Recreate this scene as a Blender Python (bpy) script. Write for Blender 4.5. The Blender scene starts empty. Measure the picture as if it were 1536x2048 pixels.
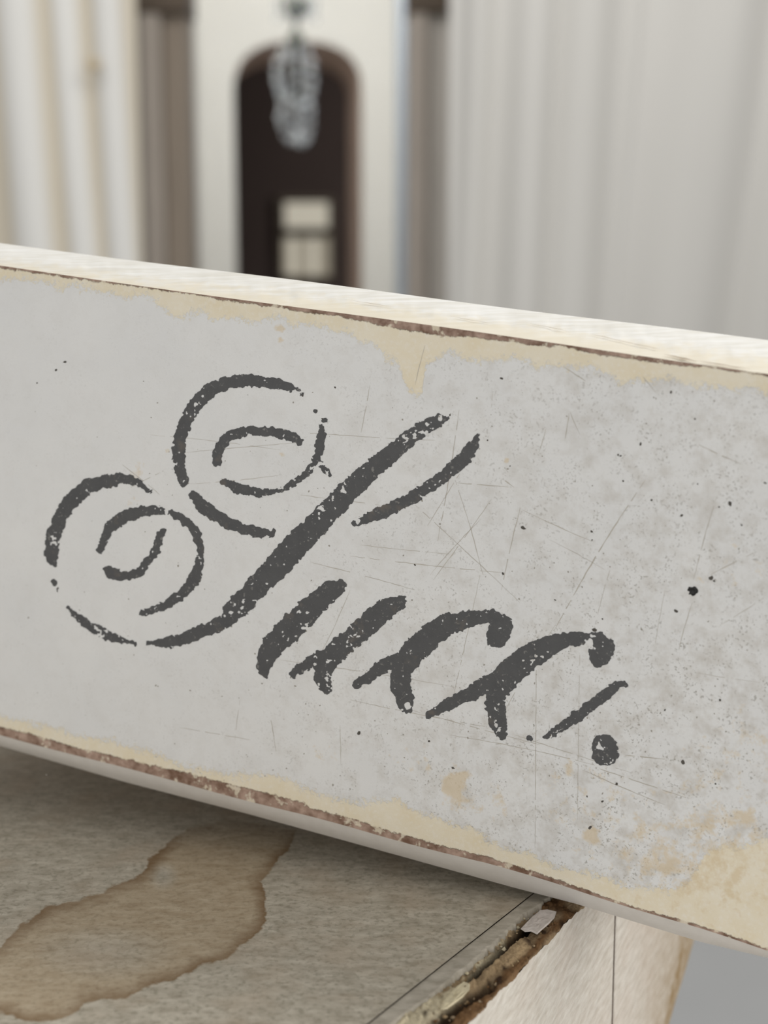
import bpy, math, random
import numpy as np
from mathutils import Vector

random.seed(7)
rng = np.random.default_rng(11)
SC = bpy.context.scene
COL = SC.collection

# ------------------------------------------------------------------ camera
F = 3074.0                      # focal length in pixels of the 1536 x 2048 frame
PITCH = math.radians(10.0)
CAM = np.array([0.0, 0.0, 1.45])
FWD = np.array([0, math.cos(PITCH), -math.sin(PITCH)])
UP = np.array([0, math.sin(PITCH), math.cos(PITCH)])
RGT = np.array([1.0, 0, 0])
cd = bpy.data.cameras.new('camera')
cam = bpy.data.objects.new('camera', cd)
COL.objects.link(cam)
cam.location = CAM
cam.rotation_euler = (math.pi / 2 - PITCH, 0, 0)
cd.sensor_fit = 'VERTICAL'
cd.sensor_height = 36
cd.sensor_width = 27
cd.lens = F / 2048 * 36
cd.clip_start = 0.01
cd.dof.use_dof = True
cd.dof.focus_distance = 0.415
cd.dof.aperture_fstop = cd.lens / 5.2
SC.camera = cam

# ------------------------------------------------------------------ world, lights, exposure
W = bpy.data.worlds.new('world')
SC.world = W
W.use_nodes = True
W.node_tree.nodes['Background'].inputs[0].default_value = (1.0, 0.985, 0.96, 1)
W.node_tree.nodes['Background'].inputs[1].default_value = 0.37


def area(name, loc, target, sx, sy, power, col):
    l = bpy.data.lights.new(name, 'AREA')
    l.shape = 'RECTANGLE'
    l.size, l.size_y, l.energy, l.color = sx, sy, power, col
    o = bpy.data.objects.new(name, l)
    COL.objects.link(o)
    o.location = loc
    o.rotation_euler = (Vector(target) - Vector(loc)).to_track_quat('-Z', 'Y').to_euler()
    return o


area('skylight', (0.8, 1.35, 3.2), (0.0, 0.45, 1.3), 1.5, 1.1, 38, (1, 0.985, 0.955))
area('curtain_fill', (0.3, 2.7, 3.4), (0.3, 5.0, 0.9), 4.2, 1.2, 47, (1, 0.985, 0.955))  # added overhead fill that brightens the curtains, no known source there
area('window_light', (-1.0, -1.5, 1.52), (0.0, 0.5, 1.4), 1.5, 1.2, 19, (1, 0.99, 0.97))
area('right_fill', (2.0, -0.25, 1.4), (0.1, 0.5, 1.2), 1.0, 1.2, 22, (1, 0.99, 0.96))  # added fill from the right to brighten the cabinet side
area('passage_fill', (-0.38, 5.95, 3.3), (-0.38, 8.0, 1.3), 0.8, 0.8, 46, (1, 0.985, 0.96))  # added overhead fill to brighten the passage and arched wall
area('far_room_fill', (1.5, 10.3, 2.3), (-1.0, 11.0, 1.2), 0.8, 0.8, 15, (1, 0.93, 0.88))  # added unseen fill that lifts the walls of the dim room
SC.view_settings.view_transform = 'Standard'
SC.view_settings.look = 'None'
SC.view_settings.gamma = 1
SC.view_settings.use_curve_mapping = False
SC.view_settings.exposure = 0.0
SC.cycles.max_bounces = 5
SC.cycles.diffuse_bounces = 3
SC.cycles.transmission_bounces = 5


# ------------------------------------------------------------------ maths helpers
def ray(px, py):
    px = np.asarray(px, float)[..., None]
    py = np.asarray(py, float)[..., None]
    return FWD + (px - 768) / F * RGT - (py - 1024) / F * UP


def at_plane(px, py, p0, n):
    r = ray(px, py)
    t = np.dot(p0 - CAM, n) / (r @ n)
    return CAM + r * t[..., None]


def at_y(px, py, y):
    r = ray(px, py)
    return CAM + r * (y / r[..., 1])[..., None]


def proj(P):
    q = np.asarray(P, float) - CAM
    dz = q @ FWD
    return 768 + F * (q @ RGT) / dz, 1024 - F * (q @ UP) / dz


def unit(v):
    v = np.asarray(v, float)
    return v / np.linalg.norm(v)


_T = rng.random((64, 64))


def vnoise(x, y, s, o=0):
    x = np.asarray(x, float) / s + o * 17.3
    y = np.asarray(y, float) / s + o * 7.9
    xi, yi = np.floor(x).astype(int), np.floor(y).astype(int)
    fx, fy = x - xi, y - yi
    fx, fy = fx * fx * (3 - 2 * fx), fy * fy * (3 - 2 * fy)
    g = lambda i, j: _T[i % 64, j % 64]
    return (g(xi, yi) * (1 - fx) + g(xi + 1, yi) * fx) * (1 - fy) + (g(xi, yi + 1) * (1 - fx) + g(xi + 1, yi + 1) * fx) * fy


def fbm(x, y, s, o=0, n=3):
    t, a, w = 0, 1.0, 0
    for k in range(n):
        t = t + a * vnoise(x, y, s / 2 ** k, o + k)
        w += a
        a *= 0.55
    return t / w


def seg_field(X, Y, pts):
    """max over segments of (radius - distance) for a polyline of (x, y, r)"""
    best = np.full(X.shape, -1e3)
    for (x0, y0, r0), (x1, y1, r1) in zip(pts[:-1], pts[1:]):
        dx, dy = x1 - x0, y1 - y0
        L = dx * dx + dy * dy + 1e-9
        t = np.clip(((X - x0) * dx + (Y - y0) * dy) / L, 0, 1)
        d = np.hypot(X - x0 - t * dx, Y - y0 - t * dy)
        best = np.maximum(best, r0 + (r1 - r0) * t - d)
    return best


def poly_sdf(X, Y, P):
    """signed distance to a polygon, positive inside"""
    d = np.full(X.shape, 1e9)
    ins = np.zeros(X.shape, bool)
    n = len(P)
    for i in range(n):
        x0, y0 = P[i]
        x1, y1 = P[(i + 1) % n]
        dx, dy = x1 - x0, y1 - y0
        t = np.clip(((X - x0) * dx + (Y - y0) * dy) / (dx * dx + dy * dy + 1e-9), 0, 1)
        d = np.minimum(d, np.hypot(X - x0 - t * dx, Y - y0 - t * dy))
        c = ((y0 > Y) != (y1 > Y)) & (X < (x1 - x0) * (Y - y0) / (y1 - y0 + 1e-12) + x0)
        ins ^= c
    return np.where(ins, d, -d)


# ------------------------------------------------------------------ object helpers
def tag(o, label=None, cat=None, group=None, kind=None):
    if label: o['label'] = label
    if cat: o['category'] = cat
    if group: o['group'] = group
    if kind: o['kind'] = kind
    return o


def empty(name, loc):
    o = bpy.data.objects.new(name, None)
    o.location = loc
    o.empty_display_size = 0.02
    COL.objects.link(o)
    return o


def mesh(name, V, Fc, mat, parent=None, smooth=True, attrs=None, origin=None, cols=None):
    """world-space vertices -> one mesh object (local to its parent thing)"""
    V = np.asarray(V, float).reshape(-1, 3)
    if parent is not None:
        off = np.array(parent.location)
        p = parent.parent
        while p is not None:
            off = off + np.array(p.location)
            p = p.parent
    else:
        off = np.zeros(3) if origin is None else np.asarray(origin, float)
    me = bpy.data.meshes.new(name)
    me.from_pydata((V - off).tolist(), [], [list(map(int, f)) for f in Fc])
    for k, a in (attrs or {}).items():
        at = me.attributes.new(k, 'FLOAT', 'POINT')
        at.data.foreach_set('value', np.asarray(a, np.float32).ravel())
    if cols is not None:
        at = me.attributes.new('tint', 'FLOAT_COLOR', 'POINT')
        c = np.ones((len(V), 4), np.float32)
        c[:, :3] = cols
        at.data.foreach_set('color', c.ravel())
    me.update()
    me.polygons.foreach_set('use_smooth', [smooth] * len(me.polygons))
    if mat: me.materials.append(mat)
    o = bpy.data.objects.new(name, me)
    COL.objects.link(o)
    if parent is not None:
        o.parent = parent
    else:
        o.location = off
    return o


def grid_faces(nu, nv, off=0, flip=False):
    i, j = np.meshgrid(np.arange(nu - 1), np.arange(nv - 1), indexing='ij')
    a = i * nv + j + off
    f = np.stack([a, a + 1, a + nv + 1, a + nv], -1).reshape(-1, 4)
    return f[:, ::-1] if flip else f


def box_vf(x0, x1, y0, y1, z0, z1):
    V = [(x, y, z) for x in (x0, x1) for y in (y0, y1) for z in (z0, z1)]
    Fc = [(0, 1, 3, 2), (4, 6, 7, 5), (0, 4, 5, 1), (2, 3, 7, 6), (0, 2, 6, 4), (1, 5, 7, 3)]
    return V, Fc


def box(name, b, mat, parent=None, bevel=0.0, origin=None):
    V, Fc = box_vf(*b)
    if parent is None and origin is None:
        origin = ((b[0] + b[1]) / 2, (b[2] + b[3]) / 2, b[4])
    o = mesh(name, V, Fc, mat, parent, smooth=False, origin=origin)
    if bevel:
        m = o.modifiers.new('bevel', 'BEVEL')
        m.width, m.segments = bevel, 2
    return o


def lathe(name, prof, c, mat, parent, n=20):
    V, Fc = [], []
    for r, z in prof:
        for k in range(n):
            a = 2 * math.pi * k / n
            V.append((c[0] + r * math.cos(a), c[1] + r * math.sin(a), c[2] + z))
    for i in range(len(prof) - 1):
        for k in range(n):
            k2 = (k + 1) % n
            Fc.append((i * n + k, i * n + k2, (i + 1) * n + k2, (i + 1) * n + k))
    return mesh(name, V, Fc, mat, parent)


def tube_vf(P, r, n=8):
    P = [Vector(p) for p in P]
    V, Fc = [], []
    for i, p in enumerate(P):
        t = (P[min(i + 1, len(P) - 1)] - P[max(i - 1, 0)]).normalized()
        a = t.orthogonal().normalized()
        b = t.cross(a)
        rr = r[i] if hasattr(r, '__len__') else r
        for k in range(n):
            w = 2 * math.pi * k / n
            V.append(tuple(p + rr * (math.cos(w) * a + math.sin(w) * b)))
    for i in range(len(P) - 1):
        for k in range(n):
            k2 = (k + 1) % n
            Fc.append((i * n + k, i * n + k2, (i + 1) * n + k2, (i + 1) * n + k))
    Fc.append(tuple(range(n))[::-1])
    Fc.append(tuple(range((len(P) - 1) * n, len(P) * n)))
    return V, Fc


# ------------------------------------------------------------------ material helpers
def lin(c):
    return tuple((v / 255 / 12.92 if v / 255 <= 0.04045 else ((v / 255 + 0.055) / 1.055) ** 2.4) for v in c) + (1,)


class NT:
    def __init__(s, name, rough=0.7, spec=0.3):
        s.m = bpy.data.materials.new(name)
        s.m.use_nodes = True
        s.t = s.m.node_tree
        s.b = s.t.nodes['Principled BSDF']
        s.b.inputs['Roughness'].default_value = rough
        s.b.inputs['Specular IOR Level'].default_value = spec
        s._co = None

    def n(s, typ, **kw):
        x = s.t.nodes.new(typ)
        for k, v in kw.items():
            setattr(x, k, v)
        return x

    def put(s, sock, v):
        if hasattr(v, 'is_output') or isinstance(v, bpy.types.NodeSocket):
            s.t.links.new(v, sock)
        else:
            sock.default_value = v

    @property
    def co(s):
        if s._co is None:
            s._co = s.n('ShaderNodeTexCoord').outputs['Object']
        return s._co

    def attr(s, name, col=False):
        x = s.n('ShaderNodeAttribute', attribute_name=name)
        return x.outputs['Color' if col else 'Fac']

    def math(s, op, a, b=0.0, c=None, clamp=False):
        x = s.n('ShaderNodeMath', operation=op, use_clamp=clamp)
        s.put(x.inputs[0], a)
        s.put(x.inputs[1], b)
        if c is not None: s.put(x.inputs[2], c)
        return x.outputs[0]

    def mapped(s, scale=(1, 1, 1), rot=(0, 0, 0)):
        x = s.n('ShaderNodeMapping')
        s.put(x.inputs[0], s.co)
        x.inputs['Scale'].default_value = scale
        x.inputs['Rotation'].default_value = rot
        return x.outputs[0]

    def noise(s, scale, detail=3, rough=0.55, vec=None, dist=0.0):
        x = s.n('ShaderNodeTexNoise')
        s.put(x.inputs['Vector'], vec if vec is not None else s.co)
        x.inputs['Scale'].default_value = scale
        x.inputs['Detail'].default_value = min(detail, 3)
        x.inputs['Roughness'].default_value = rough
        x.inputs['Distortion'].default_value = dist
        return x.outputs[0]

    def ramp(s, v, lo, hi, a=0.0, b=1.0):
        x = s.n('ShaderNodeMapRange')
        s.put(x.inputs[0], v)
        for k, w in zip((1, 2, 3, 4), (lo, hi, a, b)):
            x.inputs[k].default_value = w
        return x.outputs[0]

    def mix(s, f, a, b):
        x = s.n('ShaderNodeMix', data_type='RGBA')
        s.put(x.inputs[0], f)
        s.put(x.inputs[6], a)
        s.put(x.inputs[7], b)
        return x.outputs[2]

    def bump(s, h, dist, strength=1.0):
        x = s.n('ShaderNodeBump')
        x.inputs['Strength'].default_value = strength
        x.inputs['Distance'].default_value = dist
        s.put(x.inputs['Height'], h)
        s.t.links.new(x.outputs[0], s.b.inputs['Normal'])

    def color(s, c):
        s.put(s.b.inputs['Base Color'], c)
        return s


def simple(name, rgb, rough=0.75, var=0.10, scale=6.0, spec=0.3, vec_scale=(1, 1, 1)):
    t = NT(name, rough, spec)
    c = lin(rgb)
    d = tuple(v * (1 - var) for v in c[:3]) + (1,)
    e = tuple(min(1, v * (1 + var)) for v in c[:3]) + (1,)
    t.color(t.mix(t.noise(scale, 4, vec=t.mapped(vec_scale)), d, e))
    return t.m


# ================================================================== SETTING
m_wall = simple('limewash_wall', (220, 217, 209), var=0.06, scale=1.5)
m_floor = simple('grey_floor', (164, 165, 166), var=0.08, scale=3)
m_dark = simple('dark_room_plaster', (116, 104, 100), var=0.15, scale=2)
m_reveal = simple('taupe_reveal', (204, 182, 166), var=0.12, scale=5)
m_blue_shade = simple('blue_daylight_shade', (168, 178, 190), var=0.06, scale=5)  # bluish daylight shade on the passage wall, put into its colour
m_post = simple('weathered_post_wood', (186, 176, 166), var=0.28, scale=6, vec_scale=(9, 9, 0.5))
m_postmid = simple('brown_post_wood', (150, 138, 125), var=0.28, scale=6, vec_scale=(9, 9, 0.5))
m_postpale = simple('pale_post_wood', (206, 200, 192), var=0.2, scale=6, vec_scale=(9, 9, 0.5))
m_postdark = simple('dark_post_wood', (104, 92, 80), var=0.3, scale=6, vec_scale=(6, 6, 0.8))

fl = box('floor', (-4, 4, -1.2, 8.0, -0.1, 0.0), m_floor)
tag(fl, 'smooth pale grey floor of the room', kind='structure')

YA = 8.0          # arched wall
# arched outline on the front of the wall and, splayed, on its back
def arch_pts(xl, xr, ysp, ytop, Y, n=28):
    xc, hw = (xl + xr) / 2, (xr - xl) / 2
    out = []
    for k in range(n + 1):
        a = math.pi * (1 - k / n)
        c, s_ = math.cos(a), math.sin(a)
        ex = 2 / 2.55
        px = xc + hw * math.copysign(abs(c) ** ex, c)
        py = ysp - (ysp - ytop) * abs(s_) ** ex
        out.append(at_y(np.array(px), np.array(py), Y))
    return out


fr = arch_pts(467, 724, 186, 82, YA)
bk = arch_pts(457, 697, 206, 128, YA + 0.55)
V, Fc = [], []
XL, XR, ZT = -3.0, 3.0, 3.4
n = len(fr)
for p in fr: V.append(tuple(p))                      # 0..n-1 arch
for p in fr: V.append((p[0], YA, ZT))                # n..2n-1 top line
a0 = len(V)
V += [(fr[0][0], YA, 0), (XL, YA, 0), (XL, YA, fr[0][2]), (XL, YA, ZT),
      (fr[-1][0], YA, 0), (XR, YA, 0), (XR, YA, fr[-1][2]), (XR, YA, ZT)]
for k in range(n - 1): Fc.append((k, k + 1, n + k + 1, n + k))
Fc += [(a0 + 1, a0, 0, a0 + 2), (a0 + 2, 0, n, a0 + 3), (a0 + 4, a0 + 5, a0 + 6, n - 1), (n - 1, a0 + 6, a0 + 7, 2 * n - 1)]
wall_arch = tag(mesh('wall_back', V, Fc, m_wall, smooth=False, origin=(0, YA, 0)),
                'cream limewashed wall with a tall arched opening', kind='structure')
V, Fc = [], []
fb = [(fr[0][0], YA, 0)] + [tuple(p) for p in fr] + [(fr[-1][0], YA, 0)]
bb = [(bk[0][0], YA + .55, 0)] + [tuple(p) for p in bk] + [(bk[-1][0], YA + .55, 0)]
V = fb + bb
for k in range(len(fb) - 1): Fc.append((k, len(fb) + k, len(fb) + k + 1, k + 1))
tag(mesh('trim_1', V, Fc, m_reveal, smooth=True, origin=(-.45, YA, 0)), 'splayed taupe reveal lining the arched opening', kind='structure')

# dark room behind the arch: five sides and a lit window in the far wall
Y0, Y1, XA, XB, ZC = YA + .56, 12.0, -2.4, 1.8, 3.2
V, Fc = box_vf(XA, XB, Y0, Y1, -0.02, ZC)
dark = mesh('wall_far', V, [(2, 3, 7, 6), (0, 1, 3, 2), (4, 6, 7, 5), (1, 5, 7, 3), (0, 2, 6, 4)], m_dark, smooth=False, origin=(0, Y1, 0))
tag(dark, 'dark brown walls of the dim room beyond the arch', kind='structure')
V, Fc = [], []
nb = len(bb)
zz = ZC
for p in bk: V.append(tuple(p + np.array([0, .005, 0])))
for p in bk: V.append((p[0], Y0, zz))
a0 = len(V)
V += [(bk[0][0], Y0, 0), (XA, Y0, 0), (XA, Y0, zz), (bk[-1][0], Y0, 0), (XB, Y0, 0), (XB, Y0, zz)]
for k in range(n - 1): Fc.append((k, k + 1, n + k + 1, n + k))
Fc += [(a0 + 1, a0, 0, n, a0 + 2), (a0 + 3, a0 + 4, a0 + 5, 2 * n - 1, n - 1)]
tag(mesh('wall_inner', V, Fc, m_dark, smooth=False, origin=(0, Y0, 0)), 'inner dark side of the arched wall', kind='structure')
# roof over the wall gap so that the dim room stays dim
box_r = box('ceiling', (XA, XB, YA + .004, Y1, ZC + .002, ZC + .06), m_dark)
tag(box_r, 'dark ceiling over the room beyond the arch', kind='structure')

# lit window
t = NT('daylit_pane', 0.4)
t.color(lin((214, 208, 192)))
t.b.inputs['Emission Color'].default_value = lin((226, 220, 202))
t.b.inputs['Emission Strength'].default_value = 0.50
m_pane = t.m
m_sash = simple('sash_paint', (150, 142, 128), var=0.1)
YW = Y1 - 0.02
wa = at_y(np.array(557.), np.array(394.), YW)
wb = at_y(np.array(668.), np.array(560.), YW)
win = empty('window_1', (float((wa[0] + wb[0]) / 2), YW, float(wb[2])))
tag(win, 'small daylit window glowing in the dark room beyond the arch', kind='structure')
def wbox(nm, px0, px1, py0, py1, y0, y1, mat):
    p, q = at_y(np.array(float(px0)), np.array(float(py1)), YW), at_y(np.array(float(px1)), np.array(float(py0)), YW)
    return box(nm, (p[0], q[0], y0, y1, p[2], q[2]), mat, win)
t = NT('shaded_glass', 0.5)
t.color(lin((160, 153, 138)))
t.b.inputs['Emission Color'].default_value = lin((176, 168, 150))
t.b.inputs['Emission Strength'].default_value = 0.55
m_pane2 = t.m
wbox('pane', 570, 657, 405, 456, YW - .004, YW + .004, m_pane)
for p0_, p1_, m_ in ((566, 577, m_pane2), (577, 594, m_pane), (594, 617, m_pane2), (617, 635, m_pane), (635, 660, m_pane2)):
    wbox('pane', p0_ + .5, p1_ - .5, 475, 551, YW - .004, YW + .004, m_)
wbox('window_frame', 558, 566, 394, 560, YW - .03, YW + .005, m_sash)
wbox('window_frame', 660, 668, 394, 560, YW - .03, YW + .005, m_sash)
wbox('window_frame', 566, 660, 394, 403, YW - .03, YW + .005, m_sash)
wbox('window_frame', 566, 660, 552, 560, YW - .03, YW + .005, m_sash)
wbox('transom', 566, 660, 458, 474, YW - .04, YW + .005, simple('transom_wood', (92, 84, 74)))
# hall between the posts and the arch
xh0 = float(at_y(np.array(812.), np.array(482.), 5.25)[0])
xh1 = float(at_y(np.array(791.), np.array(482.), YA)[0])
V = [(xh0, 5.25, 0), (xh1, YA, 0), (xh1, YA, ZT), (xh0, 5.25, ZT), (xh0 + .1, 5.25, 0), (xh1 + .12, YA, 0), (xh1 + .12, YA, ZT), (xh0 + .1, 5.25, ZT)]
tag(mesh('wall_right', V, [(0, 3, 2, 1), (4, 5, 6, 7), (0, 4, 7, 3), (1, 2, 6, 5), (3, 7, 6, 2), (0, 1, 5, 4)], m_blue_shade, smooth=False, origin=(xh0, 6.5, 0)),
    'side wall of the passage before the arch, coloured for bluish daylight shade', kind='structure')
hl = float(at_y(np.array(360.), np.array(482.), 5.25)[0]) - .25
tag(box('wall_left', (hl - .1, hl, 5.25, YA, 0, ZT), m_wall), 'cream side wall of the passage before the arch', kind='structure')

# weathered posts framing the passage
def post(px0, px1, label, depth, mats):
    a = float(at_y(np.array(float(px0)), np.array(482.), 5.0)[0])
    b = float(at_y(np.array(float(px1)), np.array(482.), 5.0)[0])
    r = empty('wooden_post', ((a + b) / 2, 5.0 + depth / 2, 0))
    tag(r, label, 'post', 'posts framing the passage')
    w = b - a
    cap = float(at_y(np.array(0.), np.array(26.), 5.0)[2])
    box('shaft', (a + .004, a + w * .44, 4.985, 5.0 + depth, 0, cap), mats[0], r, 0.004)
    box('shaft', (a + w * .47, b - .006, 5.02, 5.0 + depth, 0, cap), mats[1], r, 0.004)
    box('shaft', (a + w * .42, a + w * .49, 5.05, 5.0 + depth, 0, cap), m_postdark, r)
    box('capital', (a - .004, b + .004, 4.97, 5.0 + depth, cap, ZT), m_postdark, r, 0.006)
    return r
post(288, 384, 'weathered brown wooden post left of the arch beside the cream and white curtain', .2, (m_post, m_postmid))
post(813, 906, 'weathered brown wooden post right of the arch beside the plain curtain', .2, (m_post, m_postpale))
# header joining the posts, high above
tag(box('trim_3', (-1.0, .4, 5.205, 5.25, 2.9, ZT), m_postdark), 'dark wooden header between the posts', kind='structure')
# walls behind the curtains
xl = float(at_y(np.array(286.), np.array(482.), 5.0)[0])
xr = float(at_y(np.array(908.), np.array(482.), 5.0)[0])
tag(box('wall_front_left', (-4, xl, 5.0, 5.2, 0, ZT), m_wall), 'cream wall behind the cream and white curtain', kind='structure')
tag(box('wall_front_right', (xr, 4, 5.0, 5.2, 0, ZT), m_wall), 'cream wall behind the plain curtain', kind='structure')


# ------------------------------------------------------------------ curtains
def curtain(name, px0, px1, Y, ridges, amp, mat, label, lean, white=None):
    """ridges: (px at mid height, half width px, height 0..1)"""
    nu, nv = 420, 40
    U = np.linspace(px0, px1, nu)
    Z = np.linspace(0.02, 3.15, nv)
    V = np.zeros((nu, nv, 3))
    S = np.zeros((nu, nv))
    for j, z in enumerate(Z):
        k = (z - 1.75)
        d = np.zeros(nu)
        s = np.zeros(nu)
        for (c, w, h) in ridges:
            cc = c + k * lean(c) + 4 * math.sin(z * 2.1 + c)
            g = np.exp(-np.abs((U - cc) / w) ** 2.6)
            d = np.maximum(d, h * g)
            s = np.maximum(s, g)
        x = CAM[0] + (U - 768) / F * Y
        V[:, j, 0] = x
        V[:, j, 1] = Y - amp * d + 0.008 * np.sin(U / 37 + z * 1.3)
        V[:, j, 2] = z
        S[:, j] = s
    r = empty(name, (float(V[:, :, 0].mean()), Y, 0.0))
    tag(r, label, 'curtain')
    o = mesh('cloth', V, grid_faces(nu, nv, flip=True), mat, r, attrs={'fold_ridge': S})
    md = o.modifiers.new('thickness', 'SOLIDIFY')
    md.thickness = 0.004
    md.offset = -1
    # rod from end to end with rings
    x0, x1 = V[0, 0, 0], V[-1, 0, 0]
    RV, RF = tube_vf([(x0 - .05, Y, 3.2), (x1 + .02, Y, 3.2)], 0.014, 12)
    mesh('rod', RV, RF, m_postdark, r)
    return r


t = NT('cream_white_linen', 0.9, 0.1)
sm = t.ramp(t.attr('fold_ridge'), 0.25, 0.75)  # white on the fold ridges, cream in the valleys
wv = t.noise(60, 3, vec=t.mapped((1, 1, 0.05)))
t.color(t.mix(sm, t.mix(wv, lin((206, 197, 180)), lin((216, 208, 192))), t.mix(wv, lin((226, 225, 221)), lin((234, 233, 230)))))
m_cream_white = t.m
t = NT('plain_linen', 0.9, 0.1)
wv = t.noise(7, 2, vec=t.mapped((1, 1, 0.05)))
t.color(t.mix(wv, lin((209, 207, 202)), lin((213, 211, 207))))
m_plain = t.m
left_curtain = curtain('curtain', -700, 292, 4.7,
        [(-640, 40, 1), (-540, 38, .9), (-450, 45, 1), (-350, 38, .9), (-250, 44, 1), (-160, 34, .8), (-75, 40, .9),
         (76, 42, 1), (170, 29, .85), (247, 31, .9)], .05, m_cream_white,
        'cream and white curtain hanging at the left', lambda c: -22 - c * .02)
curtain('curtain', 894, 2300, 4.6,
        [(940, 26, .5), (1052, 44, .8), (1150, 52, .85), (1235, 14, .2), (1385, 88, 1), (1560, 60, .8), (1700, 70, 1), (1850, 60, .8), (2000, 66, 1), (2160, 70, .9)],
        .085, m_plain, 'plain pale grey linen curtain in soft folds at the right', lambda c: 14 + max(0, (c - 1050)) * .11)

# wooden knob on the left curtain
kp = at_y(np.array(190.), np.array(130.), 4.635)
kn = left_curtain
m_tan = simple('tan_wood', (196, 180, 152))
def lathe_y(name, prof, c, mat, parent, n=20):
    V, Fc = [], []
    for r, d in prof:
        for k in range(n):
            a = 2 * math.pi * k / n
            V.append((c[0] + r * math.cos(a), c[1] - d, c[2] + r * math.sin(a)))
    for i in range(len(prof) - 1):
        for k in range(n):
            k2 = (k + 1) % n
            Fc.append((i * n + k, (i + 1) * n + k, (i + 1) * n + k2, i * n + k2))
    return mesh(name, V, Fc, mat, parent)
lathe_y('knob', [(.004, -.05), (.004, 0), (.016, .004), (.02, .012), (.017, .02), (.007, .025), (0, .026)], kp, m_tan, kn)

# ------------------------------------------------------------------ chandelier
YC = 6.4
m_bronze = simple('dark_bronze', (52, 56, 44), rough=0.45, spec=0.5)
t = NT('crystal', 0.12, 0.6)
t.color((0.60, 0.63, 0.64, 1))
t.b.inputs['Transmission Weight'].default_value = 0.85
t.b.inputs['IOR'].default_value = 1.5
m_crystal = t.m
cp = at_y(np.array(591.), np.array(0.), YC)
PXM = YC / F * 1.0           # metres per pixel there
zc = lambda py: float(at_y(np.array(591.), np.array(float(py)), YC)[2])
ch = empty('chandelier', (float(cp[0]), YC, zc(300)))
tag(ch, 'small crystal chandelier with strands of glass drops before the dark arch', 'chandelier')
cx = float(cp[0])
VV, FF = tube_vf([(cx, YC, zc(200)), (cx, YC, zc(80)), (cx, YC, zc(0)), (cx, YC, 3.3)], .006)
mesh('stem', VV, FF, m_bronze, ch)
lathe('finial', [(.0, -.042), (.018, -.038), (.03, -.012), (.032, .008), (.02, .03), (.012, .045), (.0, .05)], (cx, YC, zc(80)), m_bronze, ch)
lathe('bowl', [(.0, -.045), (.024, -.038), (.044, .0), (.048, .03), (.03, .045), (.0, .045)], (cx, YC, zc(18)), m_bronze, ch)
lathe('canopy', [(.0, -.05), (.02, -.045), (.05, -.01), (.055, 0), (0, 0)], (cx, YC, 3.3), m_bronze, ch)

# one faceted drop shared by every strand
def drop_mesh():
    V, Fc = [], []
    prof = [(0.0, .0125), (.005, .008), (.0085, 0), (.006, -.008), (0, -.0135)]
    ns = 6
    for r, z in prof:
        for k in range(ns):
            a = 2 * math.pi * k / ns
            V.append((r * math.cos(a), r * math.sin(a), z))
    for i in range(len(prof) - 1):
        for k in range(ns):
            k2 = (k + 1) % ns
            Fc.append((i * ns + k, i * ns + k2, (i + 1) * ns + k2, (i + 1) * ns + k))
    me = bpy.data.meshes.new('crystal_drop')
    me.from_pydata(V, [], Fc)
    me.materials.append(m_crystal)
    return me
DM = drop_mesh()
base = np.array(ch.location)
def drop(x, y, z, s=1.0):
    o = bpy.data.objects.new('crystal_drop', DM)
    COL.objects.link(o)
    o.parent = ch
    o.location = (x - base[0], y - base[1], z - base[2])
    o.scale = (s, s, s)
    o.rotation_euler = (0, 0, random.random() * 3)
def ring(nm, py, r_px):
    VV, FF = [], []
    r = r_px * PXM
    pts = [(cx + r * math.cos(a), YC + r * math.sin(a), zc(py)) for a in np.linspace(0, 2 * math.pi, 33)]
    VV, FF = tube_vf(pts, .0025, 6)
    mesh(nm, VV, FF, m_bronze, ch)
def bell(y, t):  # radius in px along a tier
    return np.interp(t, [0, .35, .7, 1], y)
for tier, (p0, p1, rr, ns, nd, sc) in enumerate([(96, 196, (24, 40, 40, 31), 9, 5, 1.0), (190, 288, (27, 34, 32, 16), 8, 5, 1.0)]):
    ring('hoop', p0 - 2, rr[0])
    for k in range(ns):
        a = 2 * math.pi * (k + .3 * tier) / ns
        ph, wob = random.uniform(.15, .85), random.uniform(.86, 1.12)
        for q in range(nd):
            f = min(1.05, (q + ph) / nd)
            r = float(bell(rr, f)) * PXM * wob * random.uniform(.94, 1.06)
            drop(cx + r * math.cos(a), YC + r * math.sin(a), zc(p0 + (p1 - p0) * f), sc * random.choice([.7, .9, 1.0, 1.25, 1.45]))
for k in range(5):
    drop(cx, YC, zc(205 + k * 20), 1.15)
ring('hoop', 2, 40)
for k in range(7):        # curved arms with drops at the top of the frame
    a = 2 * math.pi * (k + .2) / 7
    c, s_ = math.cos(a), math.sin(a)
    VV, FF = tube_vf([(cx + r * PXM * c, YC + r * PXM * s_, zc(p)) for r, p in [(6, 22), (20, 34), (34, 26), (41, 2), (42, -20)]], .0028, 6)
    mesh('arm', VV, FF, m_crystal, ch)
    for q in range(3):
        drop(cx + 40 * PXM * c, YC + 40 * PXM * s_, zc(8 + q * 15), .9)
tag(box('trim_4', (-1.3, .45, YC - .06, YC + .06, 3.3, 3.4), m_postdark), 'dark wooden beam that carries the chandelier', kind='structure')

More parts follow.
